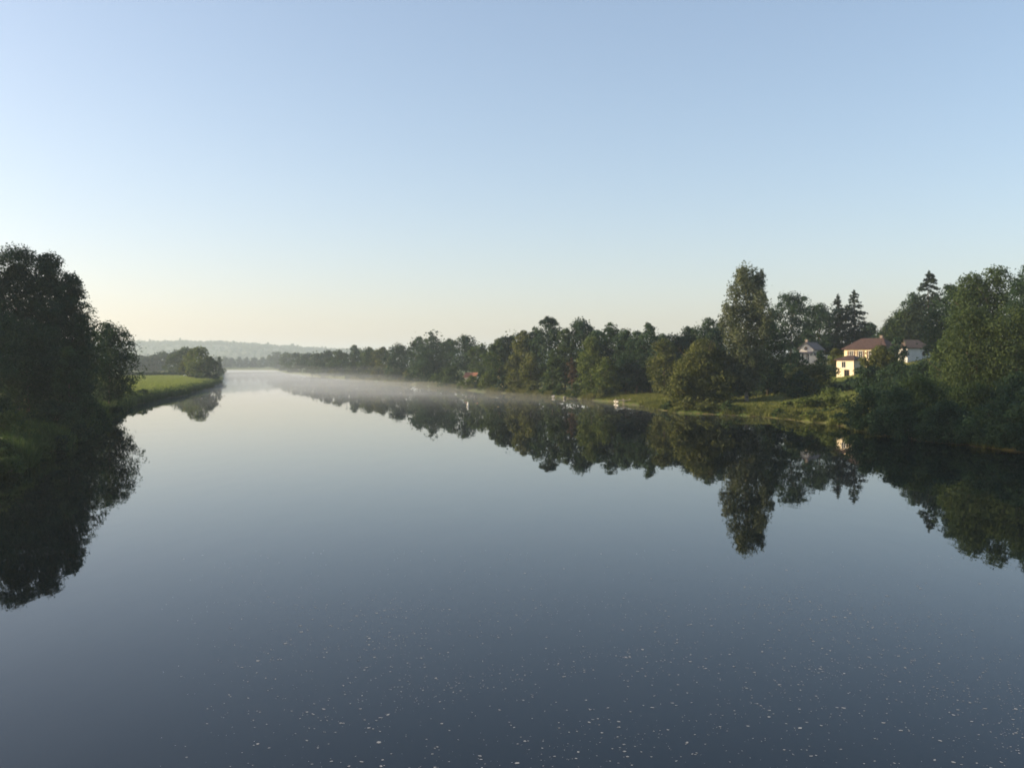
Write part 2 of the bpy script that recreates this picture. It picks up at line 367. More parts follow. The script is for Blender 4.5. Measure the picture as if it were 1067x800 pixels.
# ------------------------------------------------------------------ trees
def crown_points(kind, Hc, Wc, z0, rng, n_clump, n_leaf, ls, dense=1.0):
    """clumps of leaves through the crown's volume; returns centres, normals, tone"""
    PROF = {
     'broad':  ([0,.12,.3,.5,.7,.86,.96,1], [.72,.88,.98,1,.92,.70,.42,.15]),
     'oval':   ([0,.1,.3,.5,.7,.88,1], [.65,.82,.97,1,.86,.56,.14]),
     'poplar': ([0,.06,.2,.4,.6,.76,.88,.96,1], [.42,.58,.80,.93,1.0,.98,.86,.62,.26]),
     'dome':   ([0,.1,.35,.6,.8,.93,1], [.92,1,.98,.84,.60,.34,.08]),
     'airy':   ([0,.15,.35,.55,.75,.9,1], [.45,.75,.95,1,.9,.64,.25]),
     'vase':   ([0,.15,.35,.6,.8,.93,1], [.25,.45,.72,1,.95,.68,.25]),
    }
    if kind == 'conifer':
        nb = int(Hc*13); C = []; N = []; T = []
        for i in range(nb):
            t = rng.rand()**1.25*.97; R = Wc*.5*((1-t)**.8*(1 + .07*math.sin(t*Hc*3.6))*rng.uniform(.62, 1.12)) + .10
            a = rng.uniform(0, 6.283); m = max(8, int(n_leaf/nb*(.45+1.3*(1-t))))
            s = rng.rand(m)**.6; wob = rng.normal(size=(m, 3))*np.array([.15, .15, .11])*(.45+R*.28)
            x = np.cos(a)*s*R; y = np.sin(a)*s*R; z = z0 + Hc*t - s*R*.38 + .16*R*s*s
            C.append(np.stack([x, y, z], 1) + wob); n = rng.normal(size=(m, 3))*.8; n[:, 2] += .7; N.append(n)
            T.append(np.clip(rng.uniform(.2, .8)+rng.normal(size=m)*.12, 0, 1))
        m = 60; q = rng.uniform(.86, 1.0, m); C.append(np.stack([rng.normal(size=m)*.09, rng.normal(size=m)*.09, z0+Hc*q], 1)); N.append(rng.normal(size=(m, 3))); T.append(np.full(m, .4))
        return np.concatenate(C), np.concatenate(N), np.concatenate(T)
    pt, pr = PROF[kind]
    C = []; N = []; T = []
    lob = rng.uniform(0, 6.28, 6)
    wv = .55 if kind == 'poplar' else 1.0
    def env(t, a): # an uneven outline
        return np.interp(t, pt, pr)*Wc*.5*(1 + wv*(.16*np.sin(2*a+lob[0]+3*t) + .12*np.sin(3*a+lob[1]-5*t) + .08*np.sin(5*a+lob[2]+9*t)))
    per = max(8, int(n_leaf/n_clump))
    for i in range(n_clump):
        t = rng.beta(1.25, 1.1) if kind != 'dome' else rng.beta(1.0, 1.25); a = rng.uniform(0, 6.283); e = env(t, a)
        inner = rng.rand() < (.16*dense)
        rc = Wc*rng.choice([rng.uniform(.07, .12), rng.uniform(.12, .21)])*(1.0 if kind != 'poplar' else .74)
        rc = min(rc, Hc*.16)
        if kind == 'airy': rc *= .72
        rho = (rng.uniform(.15, .55) if inner else rng.uniform(.62, 1.0))*max(.05, e - rc*.5)
        zc = z0 + rc*.4 + t*(Hc - rc*1.1)
        c = np.array([math.cos(a)*rho, math.sin(a)*rho, zc])
        m = int(per*rng.uniform(.6, 1.4)); u = rng.normal(size=(m, 3)); u /= np.linalg.norm(u, axis=1, keepdims=True)
        # a leafy shell, thinner below
        s = np.where(rng.rand(m) < .09, rng.uniform(1.0, 1.26, m), rng.uniform(.55, 1.05, m)**.8); keep = (u[:, 2] > -.45) | (rng.rand(m) < .45)
        el_ = np.array([1.05, 1.05, 1.7 if kind == 'poplar' else .78])*rc
        p = c + u*s[:, None]*el_ + rng.normal(size=(m, 3))*rc*.07
        n = u*.9 + rng.normal(size=(m, 3))*.65; n[:, 2] += .35
        tn = np.clip(rng.uniform(.0, 1.0) + rng.normal(size=m)*.14, 0, 1)
        C.append(p[keep]); N.append(n[keep]); T.append(tn[keep])
    # twigs of leaves that break the outline
    m = int(n_leaf*.03); t = rng.beta(1.3, 1.6, m); a = rng.uniform(0, 6.283, m); e = env(t, a)*rng.uniform(.75, .98, m)
    C.append(np.stack([np.cos(a)*e, np.sin(a)*e, z0+t*Hc*1.01], 1)); N.append(rng.normal(size=(m, 3))); T.append(rng.rand(m))
    # inside of the crown
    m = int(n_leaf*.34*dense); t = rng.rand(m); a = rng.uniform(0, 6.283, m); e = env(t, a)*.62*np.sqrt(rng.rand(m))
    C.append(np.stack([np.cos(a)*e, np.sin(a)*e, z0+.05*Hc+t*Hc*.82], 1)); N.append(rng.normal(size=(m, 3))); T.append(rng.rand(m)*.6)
    return np.concatenate(C), np.concatenate(N), np.concatenate(T)

TREES = []
_seed = [100]
def tree(name, label, cat, kind, pal, x, y, top_z, width, crown0=.12, group=None, dense=1.0, n=None, leaf=None, bark=None, lean=0.0, zb=None, seed=None):
    """x,y ground position in metres; top_z height of the tip; width of the crown; crown0 fraction of bare trunk"""
    _seed[0] += 7; rng = np.random.RandomState(seed or _seed[0]); rnd = random.Random(_seed[0])
    gz = ground_z(x, y) if zb is None else zb
    gz -= .08
    H = top_z - gz; D = math.hypot(x, y)
    ls = leaf if leaf else max(.21, D*.0020)
    area = width*H*(1-crown0)
    if n is None: n = int(np.clip(area/(ls*ls)*10.0, 300, 42000))
    root = empty(name, (x, y, gz), label, cat, group)
    z0 = H*crown0; Hc = H*(1-crown0)
    ncl = int(np.clip(n/(120 if kind == 'poplar' else 75), 16, 170))
    C, N, T = crown_points(kind, Hc, width, z0, rng, ncl, n, ls, dense)
    if lean: C[:, 0] += lean*(C[:, 2]/H)
    N /= np.linalg.norm(N, axis=1, keepdims=True)+1e-9
    C[:, 2] = np.maximum(C[:, 2], .12)
    V, Q = leaf_quads(C, N, np.full(len(C), ls), rng)
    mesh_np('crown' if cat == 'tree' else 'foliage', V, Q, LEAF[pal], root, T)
    b = MB(); r0 = max(.06, min(.38, H*.010 + width*.006)); bend = rnd.uniform(-.3, .3)
    if cat == 'tree':
        hb = H*(.86 if kind in ('conifer', 'poplar') else .74)
        pts = [(0,0,-.5), (0,0,0), (bend*.2, bend*.1, hb*.3), (bend*.6+lean*.5, bend*.3, hb*.65), (bend+lean*.8, bend*.2, hb)]
        b.tube(pts, [r0*1.5, r0*1.25, r0*.85, r0*.6, r0*.2], 8)
        if kind != 'conifer':
            for i in range(7):
                t = rnd.uniform(.28, .9); a = rnd.uniform(0, 6.283); L = width*rnd.uniform(.22, .38)
                p0 = Vector((bend*t, bend*.2*t, max(hb*t, z0*.7))); d = Vector((math.cos(a), math.sin(a), 0))
                p2 = p0 + d*L + Vector((0, 0, L*rnd.uniform(.5, 1.1)))
                p1 = p0.lerp(p2, .5) + Vector((0, 0, -.07*L))
                b.tube([p0, p1, p2], [r0*.42, r0*.27, r0*.08], 6)
    else:
        for i in range(6):
            a = rnd.uniform(0, 6.283); L = width*rnd.uniform(.12, .28); hh = H*rnd.uniform(.4, .75)
            b.tube([(0,0,-.4), (math.cos(a)*L*.35, math.sin(a)*L*.35, hh*.5), (math.cos(a)*L, math.sin(a)*L, hh)], [max(.04, r0*.5), r0*.3, r0*.08], 6)
    b.build('trunk' if cat == 'tree' else 'stem', bark or M_BARK, root)
    TREES.append((name, label, round(x, 1), round(y, 1), round(gz, 1), round(H, 1), len(C)))
    return root

def R(px, inland):  # distance at which this column is `inland` metres behind the right bank
    lo, hi = 88.0, 1500.0; k = (px-CX)/F
    for _ in range(50):
        m = (lo+hi)/2
        if k*m - (float(np.interp(m, RY, RX))) < inland: lo = m
        else: hi = m
    return lo
def Lf(px, inland):
    lo, hi = 62.0, 1330.0; k = (px-CX)/F
    for _ in range(50):
        m = (lo+hi)/2
        if float(np.interp(m, LY, LX)) - k*m < inland: lo = m
        else: hi = m
    return lo
def T(px, top, wpx, D, name, label, kind, pal, crown0=.12, cat='tree', **kw):
    wpx *= {'broad': 1.2, 'oval': 1.22, 'airy': 1.12, 'dome': 1.12}.get(kind, 1.0)
    return tree(name, label, cat, kind, pal, (px-CX)/F*D, D, CAM_Z + (HY-top)/F*D, wpx/F*D, crown0, **kw)
def TR(px, top, wpx, inl, *a, **kw): return T(px, top, wpx, R(px, inl), *a, **kw)
def TL(px, top, wpx, inl, *a, **kw): return T(px, top, wpx, Lf(px, inl), *a, **kw)
B = dict(cat='bush')

# --- left bank, near: the big dark mass
G1 = 'tall dark trees on the near left bank'
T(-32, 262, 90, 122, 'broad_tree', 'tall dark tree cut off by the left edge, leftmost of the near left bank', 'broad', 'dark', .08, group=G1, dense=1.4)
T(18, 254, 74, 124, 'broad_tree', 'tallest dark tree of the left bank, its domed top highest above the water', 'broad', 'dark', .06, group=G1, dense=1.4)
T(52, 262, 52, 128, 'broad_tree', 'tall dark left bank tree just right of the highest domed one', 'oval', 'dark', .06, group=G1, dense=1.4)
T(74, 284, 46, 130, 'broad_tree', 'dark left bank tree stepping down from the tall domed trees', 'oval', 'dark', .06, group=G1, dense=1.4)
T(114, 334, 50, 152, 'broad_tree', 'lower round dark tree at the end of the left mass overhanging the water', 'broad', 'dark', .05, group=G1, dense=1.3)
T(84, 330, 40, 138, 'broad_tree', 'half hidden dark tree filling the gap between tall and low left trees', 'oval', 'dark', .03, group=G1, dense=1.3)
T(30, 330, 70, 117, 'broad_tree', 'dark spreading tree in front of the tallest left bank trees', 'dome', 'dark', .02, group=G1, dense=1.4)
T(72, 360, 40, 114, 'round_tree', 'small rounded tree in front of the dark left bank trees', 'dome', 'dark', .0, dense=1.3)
T(-50, 292, 96, 104, 'broad_tree', 'added dark shade tree mostly outside the left edge, in front of the tallest ones', 'broad', 'dark', .05, group=G1, dense=1.3)  # tree added here for the shade it casts on the banks
T(-72, 300, 130, 84, 'broad_tree', 'added shade tree at the left edge close to the camera above the grass patch', 'broad', 'dark', .10, group=G1, dense=1.3)  # added so that the left grass patch lies in shade
for x, y, h in [(-82, 96, 37), (-84, 104, 39), (-83, 112, 38), (-85, 120, 39), (-84, 129, 37), (-80, 88, 36)]:  # out-of-view poplars added to cast shade on the near right shore
    tree('poplar_tree', 'unseen tall poplar added beyond the left edge to shade the near right shore', 'tree', 'poplar', 'dark', x, y, h, 11.5, .06, group='unseen shade poplars added beyond the left edge', n=9000, leaf=.5, dense=1.5)
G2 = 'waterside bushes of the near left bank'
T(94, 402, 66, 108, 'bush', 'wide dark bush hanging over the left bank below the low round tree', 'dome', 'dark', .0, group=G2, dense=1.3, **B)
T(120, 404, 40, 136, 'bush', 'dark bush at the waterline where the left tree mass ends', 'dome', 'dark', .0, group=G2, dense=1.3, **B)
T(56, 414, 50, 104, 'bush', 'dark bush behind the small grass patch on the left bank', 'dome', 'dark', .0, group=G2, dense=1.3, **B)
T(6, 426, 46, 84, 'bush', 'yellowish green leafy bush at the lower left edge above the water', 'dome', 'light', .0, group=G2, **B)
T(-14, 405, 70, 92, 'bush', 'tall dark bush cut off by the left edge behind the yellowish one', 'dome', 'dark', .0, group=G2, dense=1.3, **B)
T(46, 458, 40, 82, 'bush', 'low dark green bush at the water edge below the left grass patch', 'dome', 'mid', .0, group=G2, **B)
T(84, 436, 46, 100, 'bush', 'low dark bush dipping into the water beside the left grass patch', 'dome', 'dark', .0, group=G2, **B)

T(-2, 452, 44, 70, 'bush', 'ragged bush cut off by the left edge just above the water', 'dome', 'mid', .0, group=G2, **B)
T(18, 472, 44, 72, 'bush', 'low dark bush in the lower left corner of the near shore', 'dome', 'dark', .0, group=G2, dense=1.2, **B)
T(64, 450, 40, 90, 'bush', 'dark bush overhanging the water right of the left grass patch', 'dome', 'dark', .0, group=G2, dense=1.2, **B)
T(106, 424, 44, 118, 'bush', 'dark bush at the waterline under the wide overhanging one', 'dome', 'dark', .0, group=G2, dense=1.2, **B)

# --- left bank, far: field shrubs, willow clump, tree line
G3 = 'small shrubs along the meadow shore'
for px, top, w, lab in [(131,411,11,'half hidden beside the dark trees'), (139,407,10,'first shrub clear of the dark trees'), (149,404.5,12,'tallest dark one'), (161,411,12,'low greyish one past the tallest'), (174,409,12,'middle one below the meadow'),
                        (181,408,11,'small one right of the middle one'), (189,406,13,'one before the willow clump'), (199,404,14,'last one touching the willow clump')]:
    TL(px, top, w*1.5, 1.2, 'shrub', 'shoreline shrub of the bright left meadow, '+lab, 'dome', 'mid', .0, group=G3, **B)
T(208, 359.5, 26, 405, 'willow_tree', 'pale olive willow at the end of the bright left meadow', 'oval', 'light', .03, dense=1.2)
T(199, 366, 18, 415, 'willow_tree', 'lower olive willow on the meadow side of the pale one', 'oval', 'olive', .03, dense=1.2)
T(219, 371, 20, 402, 'willow_tree', 'darker willow leaning over the water at the tip of the left meadow', 'oval', 'mid', .02)
T(215, 386, 22, 398, 'bush', 'dark bush at the foot of the willows on the left shore', 'dome', 'dark', .0, **B)
T(191, 361.5, 34, 520, 'round_tree', 'grey green round tree behind the pale willow across the meadow', 'broad', 'mid', .05)
G4 = 'tree line behind the left meadow'
for px, top, w, lab in [(132,367,30,'leftmost, half hidden by the near dark trees'), (147,368,24,'lowest, second from the near dark trees'), (160,367.5,22,'third from the near dark trees'), (171,364.5,22,'tallest round one left of the grey green tree'), (183,364,22,'last before the grey green round tree')]:
    T(px, top, w, 780, 'field_tree', 'blue green tree behind the left meadow, '+lab, 'broad', 'dark', .02, group=G4, dense=1.3)
T(228, 371, 12, 560, 'round_tree', 'small hazy tree just past the tip of the left meadow', 'dome', 'mid', .02)
G5 = 'hazy trees at the far bend of the river'
for i, px in enumerate([226, 234, 241, 249, 257, 265, 273, 281]):
    T(px, [371,370.5,372,371.5,372.5,371.5,371.5,369][i], 11.5, 1575 + 12*(i%3), 'distant_tree', 'pale hazy tree in the row closing the far bend of the river', 'dome', 'mid', .0, group=G5, dense=1.4)

# --- right bank, far part
G6 = 'hazy trees lining the far right bank'
for px, top, w, inl, pal, kind, lab in [
  (289,364.5,12,5,'mid','oval','first tree of the right bank from the far bend, small and tall'), (298,366.5,13,4,'mid','broad','second tree of the right bank from the far bend, grey and round'),
  (309,367,14,4,'mid','broad','low round hazy tree third from the far bend'), (320,366.5,14,5,'dark','broad','hazy tree fourth from the far bend, wide and flat topped'),
  (331,365,15,4,'mid','broad','hazy bank tree beside the pale gap at the waterline'), (342,363,17,4,'dark','oval','dark hazy tree rising before the wooded row'),
  (355,363.5,18,4,'mid','broad','soft green tree at the start of the wooded row'), (370,359.5,19,5,'dark','broad','high round tree in the middle of the hazy wooded row'),
  (385,361,19,4,'mid','broad','leafy tree right of the high round hazy one'), (399,361.5,20,5,'olive','broad','olive tree in the misty wooded row'),
  (415,357.5,22,5,'dark','broad','dark tree with a small peak left of the two tall ones')]:
    TR(px, top, w*1.3, inl, 'bank_tree', lab, kind, pal, .0, group=G6, dense=1.5)
G7 = 'bushes on the misty right shore'
for px, top, w, pal, lab in [(336,378,16,'mid','first low one from the far bend'), (350,379,16,'olive','second low one from the far bend'), (365,381,16,'mid','dull green one under the high round hazy tree'),
   (380,381,17,'mid','round one under the leafy hazy trees'), (394,382,18,'olive','olive one left of the reeds'), (410,384,20,'mid','one hugging the shore before the tall pair'), (424,386,18,'reed','reedy yellowish one before the tall pair')]:
    TR(px, top, w, 1.2, 'bush', 'misty right bank bush, '+lab, 'dome', pal, .0, group=G7, **B)
TR(436, 345.5, 26, 9, 'oak_tree', 'tall tree with a notched top, left of the far pair on the right bank', 'airy', 'dark', .12, dense=1.2)
TR(451, 343.5, 28, 9, 'oak_tree', 'tall round headed tree, highest of the far group left of the orange roof', 'broad', 'dark', .12, dense=1.2)
TR(468, 352, 22, 12, 'oak_tree', 'middle height tree linking the two tall far crowns', 'broad', 'dark', .10, dense=1.2)
TR(485, 348, 28, 12, 'oak_tree', 'tall broad tree behind the orange roofed shed', 'broad', 'dark', .22, dense=1.2)
TR(442, 366, 42, 3, 'round_tree', 'dark rounded tree at the water below the tall far pair', 'dome', 'dark', .02, dense=1.3)
TR(468, 381.5, 34, 1.8, 'bush', 'domed dark bush with a lit top left of the orange roofed shed', 'dome', 'mid', .0, dense=1.2, **B)
TR(501, 357, 28, 14, 'broad_tree', 'dark low tree right of the orange roofed shed', 'broad', 'mid', .05)
TR(512, 361, 22, 6, 'broad_tree', 'shaded small tree between the shed and the pale gable', 'oval', 'mid', .05)
TR(491, 391, 30, 1.2, 'bush', 'bright reedy bush at the shore in front of the orange roofed shed', 'dome', 'light', .0, **B)
TR(500, 386, 9, 3.0, 'bush', 'small dark bush against the right wall of the orange roofed shed', 'dome', 'dark', .0, dense=1.3, **B)
TR(508, 386, 18, 1.6, 'bush', 'light leafy bush right of the orange roofed shed', 'dome', 'light', .0, **B)
TR(524, 392, 20, 1.2, 'bush', 'small dark bush below the pale gable', 'dome', 'dark', .0, **B)

# --- right bank, middle: the high wooded row
G8 = 'tall trees of the wooded row on the right bank'
for px, top, w, inl, kind, pal, lab in [
  (521,352,26,5,'oval','mid','first tall tree of the row, spiky topped above the pale gable'), (533,342.5,28,9,'broad','dark','dark tree with a flat tufted top, second of the row'),
  (546,344,26,6,'oval','olive','olive tree between the flat topped and the highest trees'), (559,340,28,9,'oval','dark','dark tree leaning against the highest crown of the row'),
  (573,328.5,34,10,'airy','dark','highest tree of the row with an open feathery top'), (589,341,24,7,'oval','mid','narrow tree in the dip between two high crowns'),
  (605,330.5,36,11,'broad','dark','broad dark dome, second highest crown of the row'), (622,343,32,12,'broad','dark','dark tree right of the broad dome'),
  (637,335.5,34,10,'airy','dark','tall dark tree with a ragged top in the middle of the row'), (651,342,32,11,'broad','dark','dense dark tree right of the ragged topped one'),
  (664,344,30,12,'oval','dark','dark tree in shade left of the tufted tree'), (678,334.5,30,13,'airy','dark','dark tree with a small tuft standing out of its top'),
  (692,345,28,14,'broad','dark','dark tree right of the tufted one'), (705,346,32,18,'broad','dark','shaded tree behind the grass lawn'),
  (718,338,32,22,'oval','dark','dark tree left behind the round willow'), (737,330.5,36,24,'broad','dark','dark tree peeping above the round willow'), (751,336,26,26,'oval','dark','dark tree in the gap between willow and poplar')]:
    TR(px, top, w, inl, 'row_tree', lab, kind, pal, .08, group=G8, dense=1.15)
TR(553, 366, 22, 3, 'round_tree', 'olive small tree at the shore below the dark leaning crown', 'oval', 'olive', .04)
TR(536, 368, 22, 3, 'round_tree', 'yellow green small tree at the shore right of the pale gable', 'oval', 'olive', .04)
TR(576, 372, 22, 3, 'round_tree', 'leafy shore tree left of the russet tree', 'oval', 'mid', .04)
TR(596, 372, 10, 4, 'russet_tree', 'thin russet brown tree with a bare reddish trunk', 'oval', 'russet', .30, dense=.5, bark=noise_mat('russet_bark', (.12,.07,.045), (.20,.115,.075), 5, .9))
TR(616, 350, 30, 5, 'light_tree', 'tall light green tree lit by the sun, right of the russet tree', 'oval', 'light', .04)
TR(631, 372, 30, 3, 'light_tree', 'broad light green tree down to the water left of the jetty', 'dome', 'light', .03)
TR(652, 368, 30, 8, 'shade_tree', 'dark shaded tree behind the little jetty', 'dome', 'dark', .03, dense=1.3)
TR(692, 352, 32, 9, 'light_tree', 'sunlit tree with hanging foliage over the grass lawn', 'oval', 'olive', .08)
TR(672, 375, 24, 16, 'shade_tree', 'dark low tree closing the back of the grass lawn', 'dome', 'dark', .02, dense=1.3)
G9 = 'shoreline bushes below the wooded row'
for px, top, w, pal, lab in [(541,396,20,'olive','left one, under the flat topped tree'), (556,397,18,'olive','second one, pale and reedy'), (569,400,16,'mid','one left of the moored boats'),
   (583,399,16,'mid','one between the two moored boats'), (600,398,18,'mid','one under the russet tree'), (613,401,16,'light','bright one right of the russet tree'), (628,401,20,'olive','one next to the jetty')]:
    TR(px, top, w, 1.3, 'bush', 'shore bush of the wooded row, '+lab, 'dome', pal, .0, group=G9, **B)

# --- right bank, near: willow, poplar, house garden
T(733, 352, 66, 172, 'willow_tree', 'big round olive willow spreading over the shore left of the poplar', 'dome', 'olive', .04, n=26000, dense=1.2)
T(709, 385, 30, 168, 'willow_tree', 'low drooping willow at the left foot of the big round one', 'dome', 'olive', .03)
T(778, 280.5, 58, 170, 'poplar_tree', 'very tall poplar, highest tree of the right bank', 'poplar', 'poplar', .07, n=24000, dense=.8, bark=M_PALEBARK, leaf=.38)
T(800, 330, 40, 182, 'shade_tree', 'dark tree in shade close behind the right side of the poplar', 'oval', 'dark', .05, dense=1.3)
T(768, 372, 34, 186, 'shade_tree', 'dark bushy tree behind the foot of the poplar', 'dome', 'dark', .0, dense=1.3)
T(805, 378, 36, 184, 'shade_tree', 'low dark tree between the poplar and the houses', 'dome', 'dark', .0, dense=1.3)
T(824, 302.5, 46, 222, 'oak_tree', 'open branched oak with sky showing through, right of the poplar', 'airy', 'dark', .22, dense=.7)
T(854, 315, 42, 240, 'round_tree', 'rounded dark tree between the oak and the twin spruces', 'broad', 'dark', .10)
T(873, 306.5, 40, 244, 'spruce_tree', 'slimmer and shorter of the twin spruces behind the houses', 'conifer', 'conifer', .06)
T(890, 302.5, 58, 240, 'spruce_tree', 'broader and taller of the twin spruces behind the houses', 'conifer', 'conifer', .06)
T(838, 345, 40, 246, 'hedge_tree', 'dark low tree behind the white gabled house', 'dome', 'dark', .0, dense=1.3)
T(905, 335, 34, 262, 'hedge_tree', 'low dark tree in the dip right of the twin spruces', 'dome', 'dark', .0, dense=1.3)
T(925, 337, 36, 255, 'hedge_tree', 'low dark tree behind the red tiled roof', 'dome', 'dark', .0, dense=1.3)
T(829, 362, 30, 196, 'garden_tree', 'dark garden tree left of the white gabled house', 'dome', 'dark', .0, dense=1.2)
T(871, 363, 14, 206, 'garden_tree', 'small olive garden tree between the two lit houses', 'oval', 'olive', .10)
T(917, 360, 26, 176, 'garden_tree', 'olive garden tree hiding the right half of the cream house', 'broad', 'olive', .03, n=9000)
T(935, 351, 22, 186, 'garden_tree', 'dark garden tree between the cream house and the pale house', 'oval', 'dark', .0, dense=1.3)
T(943, 322, 42, 218, 'broad_tree', 'grey green tree left of the tall dark spruce, above the shaded house', 'broad', 'mid', .10)
T(930, 330, 26, 226, 'broad_tree', 'small rounded tree at the left shoulder of the right hand wood', 'broad', 'mid', .05)
T(968, 281.5, 78, 212, 'spruce_tree', 'tall dark spruce rising from the right hand wood', 'conifer', 'conifer', .05)
T(952, 304, 32, 222, 'broad_tree', 'dense tree pressed against the left of the tall dark spruce', 'oval', 'dark', .10)
T(990, 296, 46, 166, 'broad_tree', 'dark broad tree right of the tall dark spruce', 'broad', 'dark', .08)
T(1012, 283, 46, 152, 'broad_tree', 'tall leafy tree left half of the highest crown at the right edge', 'broad', 'mid', .08)
T(1038, 275.5, 50, 150, 'broad_tree', 'tallest leafy tree of the wood near the right edge', 'broad', 'mid', .08)
T(1080, 271, 54, 140, 'broad_tree', 'tall tree cut off by the right edge', 'broad', 'dark', .08)
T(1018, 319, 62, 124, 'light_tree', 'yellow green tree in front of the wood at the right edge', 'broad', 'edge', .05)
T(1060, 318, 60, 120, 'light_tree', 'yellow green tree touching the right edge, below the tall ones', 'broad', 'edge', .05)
T(988, 345, 44, 134, 'shade_tree', 'dull green tree below the spruce beside the yellow green tree', 'dome', 'mid', .02)
G10 = 'dark bushes on the near right shore'  # shade on these bushes is partly put into their dark leaf colour
for px, top, w, D, pal, kind, lab in [
  (905,378,38,158,'dark','dome','one below the garden of the cream house'), (934,375,44,150,'dark','dome','tall one in front of the shaded house'), (962,371,50,146,'dark','dome','one under the tall spruce'),
  (903,399,40,128,'dark','dome','one at the right end of the lit grassy bank'), (935,400,50,118,'dark','dome','one over the water below the shaded house'), (958,390,76,112,'mid','dome','large domed one with a faintly lit top'),
  (1015,392,66,106,'mid','dome','broad one left of the picture edge'), (1060,386,64,104,'dark','dome','tall one at the picture edge'), (985,415,50,99,'dark','dome','low one hanging into the water'), (1045,412,62,94.5,'dark','dome','lowest one in the corner of the right shore'), (932,418,46,106,'dark','dome','low one at the waterline beyond the lit grassy bank'), (1032,420,46,92.5,'dark','dome','low one in front of the broad one'), (1060,418,52,90,'dark','dome','nearest one at the right end of the shore'), (1082,405,40,92,'dark','dome','one cut off by the right picture edge')]:
    if top >= 399: D = R(px, .7); w *= 1.12
    T(px, top, w, D, 'bush', 'dark right shore bush, '+lab, kind, pal, .0, group=G10, dense=1.25, **B)
T(850, 377, 58, 172, 'garden_bush', 'large olive brown bush below the white gabled house', 'dome', 'olive', .0, **B)
T(855, 364, 16, 207, 'garden_bush', 'dark bush against the side wall of the white gabled house', 'dome', 'dark', .0, dense=1.2, **B)
T(832, 385, 30, 168, 'garden_bush', 'dark bush at the left end of the large olive brown one', 'dome', 'dark', .0, **B)
T(899, 374, 9, 188, 'garden_bush', 'dark shrub against the right side of the white lower wing', 'dome', 'dark', .0, dense=1.2, **B)
T(886, 393, 30, 166, 'garden_bush', 'dark bush right under the lower wing of the cream house', 'dome', 'dark', .0, dense=1.3, **B)
T(865, 401, 34, 148, 'garden_bush', 'bright green bush on the grassy bank below the houses', 'dome', 'light', .0, **B)
T(838, 412, 20, 148, 'garden_bush', 'small bright green bush on the grassy bank left of the larger one', 'dome', 'light', .0, **B)
T(821, 417, 14, 150, 'garden_bush', 'tiny leafy bush on the grassy bank by the pale track', 'dome', 'light', .0, **B)
T(882, 411, 11, 140, 'sapling', 'thin light green sapling standing at the shore by the dark bushes', 'oval', 'light', .05)
T(796, 424, 16, 155, 'garden_bush', 'low green bush at the shore right of the poplar trunk', 'dome', 'mid', .0, **B)
T(783, 426, 14, 157, 'garden_bush', 'low leafy bush at the shore at the foot of the poplar', 'dome', 'light', .0, **B)
T(860, 425, 26, 139, 'garden_bush', 'low dull green bush at the waterline below the bright bush', 'dome', 'mid', .0, **B)

G12 = 'low bushes along the shore below the poplar'
for px, top, w, inl, pal, lab in [(697,417,16,.8,'mid','leftmost, under the lawn edge'), (716,412,22,1.0,'olive','one drooping under the low willow'), (738,414,24,.9,'olive','one under the big round willow'),
   (757,417,20,1.0,'mid','one left of the poplar trunk'), (770,424,14,.7,'mid','tiny one at the foot of the poplar'), (812,425,18,.8,'mid','one below the pale patch of grass'), (829,427,20,.8,'olive','one at the middle of the grassy bank'),
   (846,427,18,.9,'light','pale one left of the bright garden bush'), (855,430,22,.3,'olive','one trailing in the water below the bright garden bush'), (876,428,22,.8,'mid','one next to the dark bushes'), (893,432,20,.8,'dark','darkest, rightmost one')]:
    T(px, top, w, R(px, inl), 'bush', 'low bush at the shore below the poplar and willows, '+lab if len(lab.split()) < 6 else 'low shore bush, '+lab, 'dome', pal, .0, group=G12, **B)
for px, top, w, inl, lab in [(905,430,30,.5,'one where the lit grassy bank ends'), (926,432,30,.3,'one left of the lowest gap'), (948,431,34,.3,'one below the domed bush'), (972,433,34,.25,'one in the middle of the shade'),
   (998,432,38,.25,'one under the broad bush'), (1022,434,40,.25,'one before the corner'), (1047,436,44,.25,'one near the picture edge'), (1074,436,46,.25,'last one at the picture edge')]:
    T(px, top, w, R(px, inl), 'bush', 'dark bush trailing in the water, near right shore, '+lab, 'dome', 'dark', .0, group=G10, dense=1.2, **B)
# ------------------------------------------------------------------ houses
def gable_roof(w, d, z, rh, ov, hip=0.0):
    """ridge along x"""
    b = MB(); x0, x1, y0, y1 = -w/2-ov, w/2+ov, -d/2-ov, d/2+ov; th = .16; ze = z - ov*rh/(d/2)*.9
    rx0, rx1 = x0+hip, x1-hip
    for dz in (0, -th):
        b.v += [(x0,y0,ze+dz), (x1,y0,ze+dz), (x1,y1,ze+dz), (x0,y1,ze+dz), (rx0,0,z+rh+dz), (rx1,0,z+rh+dz)]
    fs = [(0,1,5,4), (2,3,4,5), (1,2,5), (3,0,4), (7,6,10,11), (9,8,11,10), (8,7,11), (6,9,10), (0,6,7,1), (1,7,8,2), (2,8,9,3), (3,9,6,0)]
    if hip == 0: fs = [(0,1,5,4), (2,3,4,5), (7,6,10,11), (9,8,11,10), (0,6,7,1), (2,8,9,3), (1,7,11,5), (5,11,8,2), (3,9,10,4), (4,10,6,0)]
    b.f += fs; b.sm += [False]*len(fs)
    return b
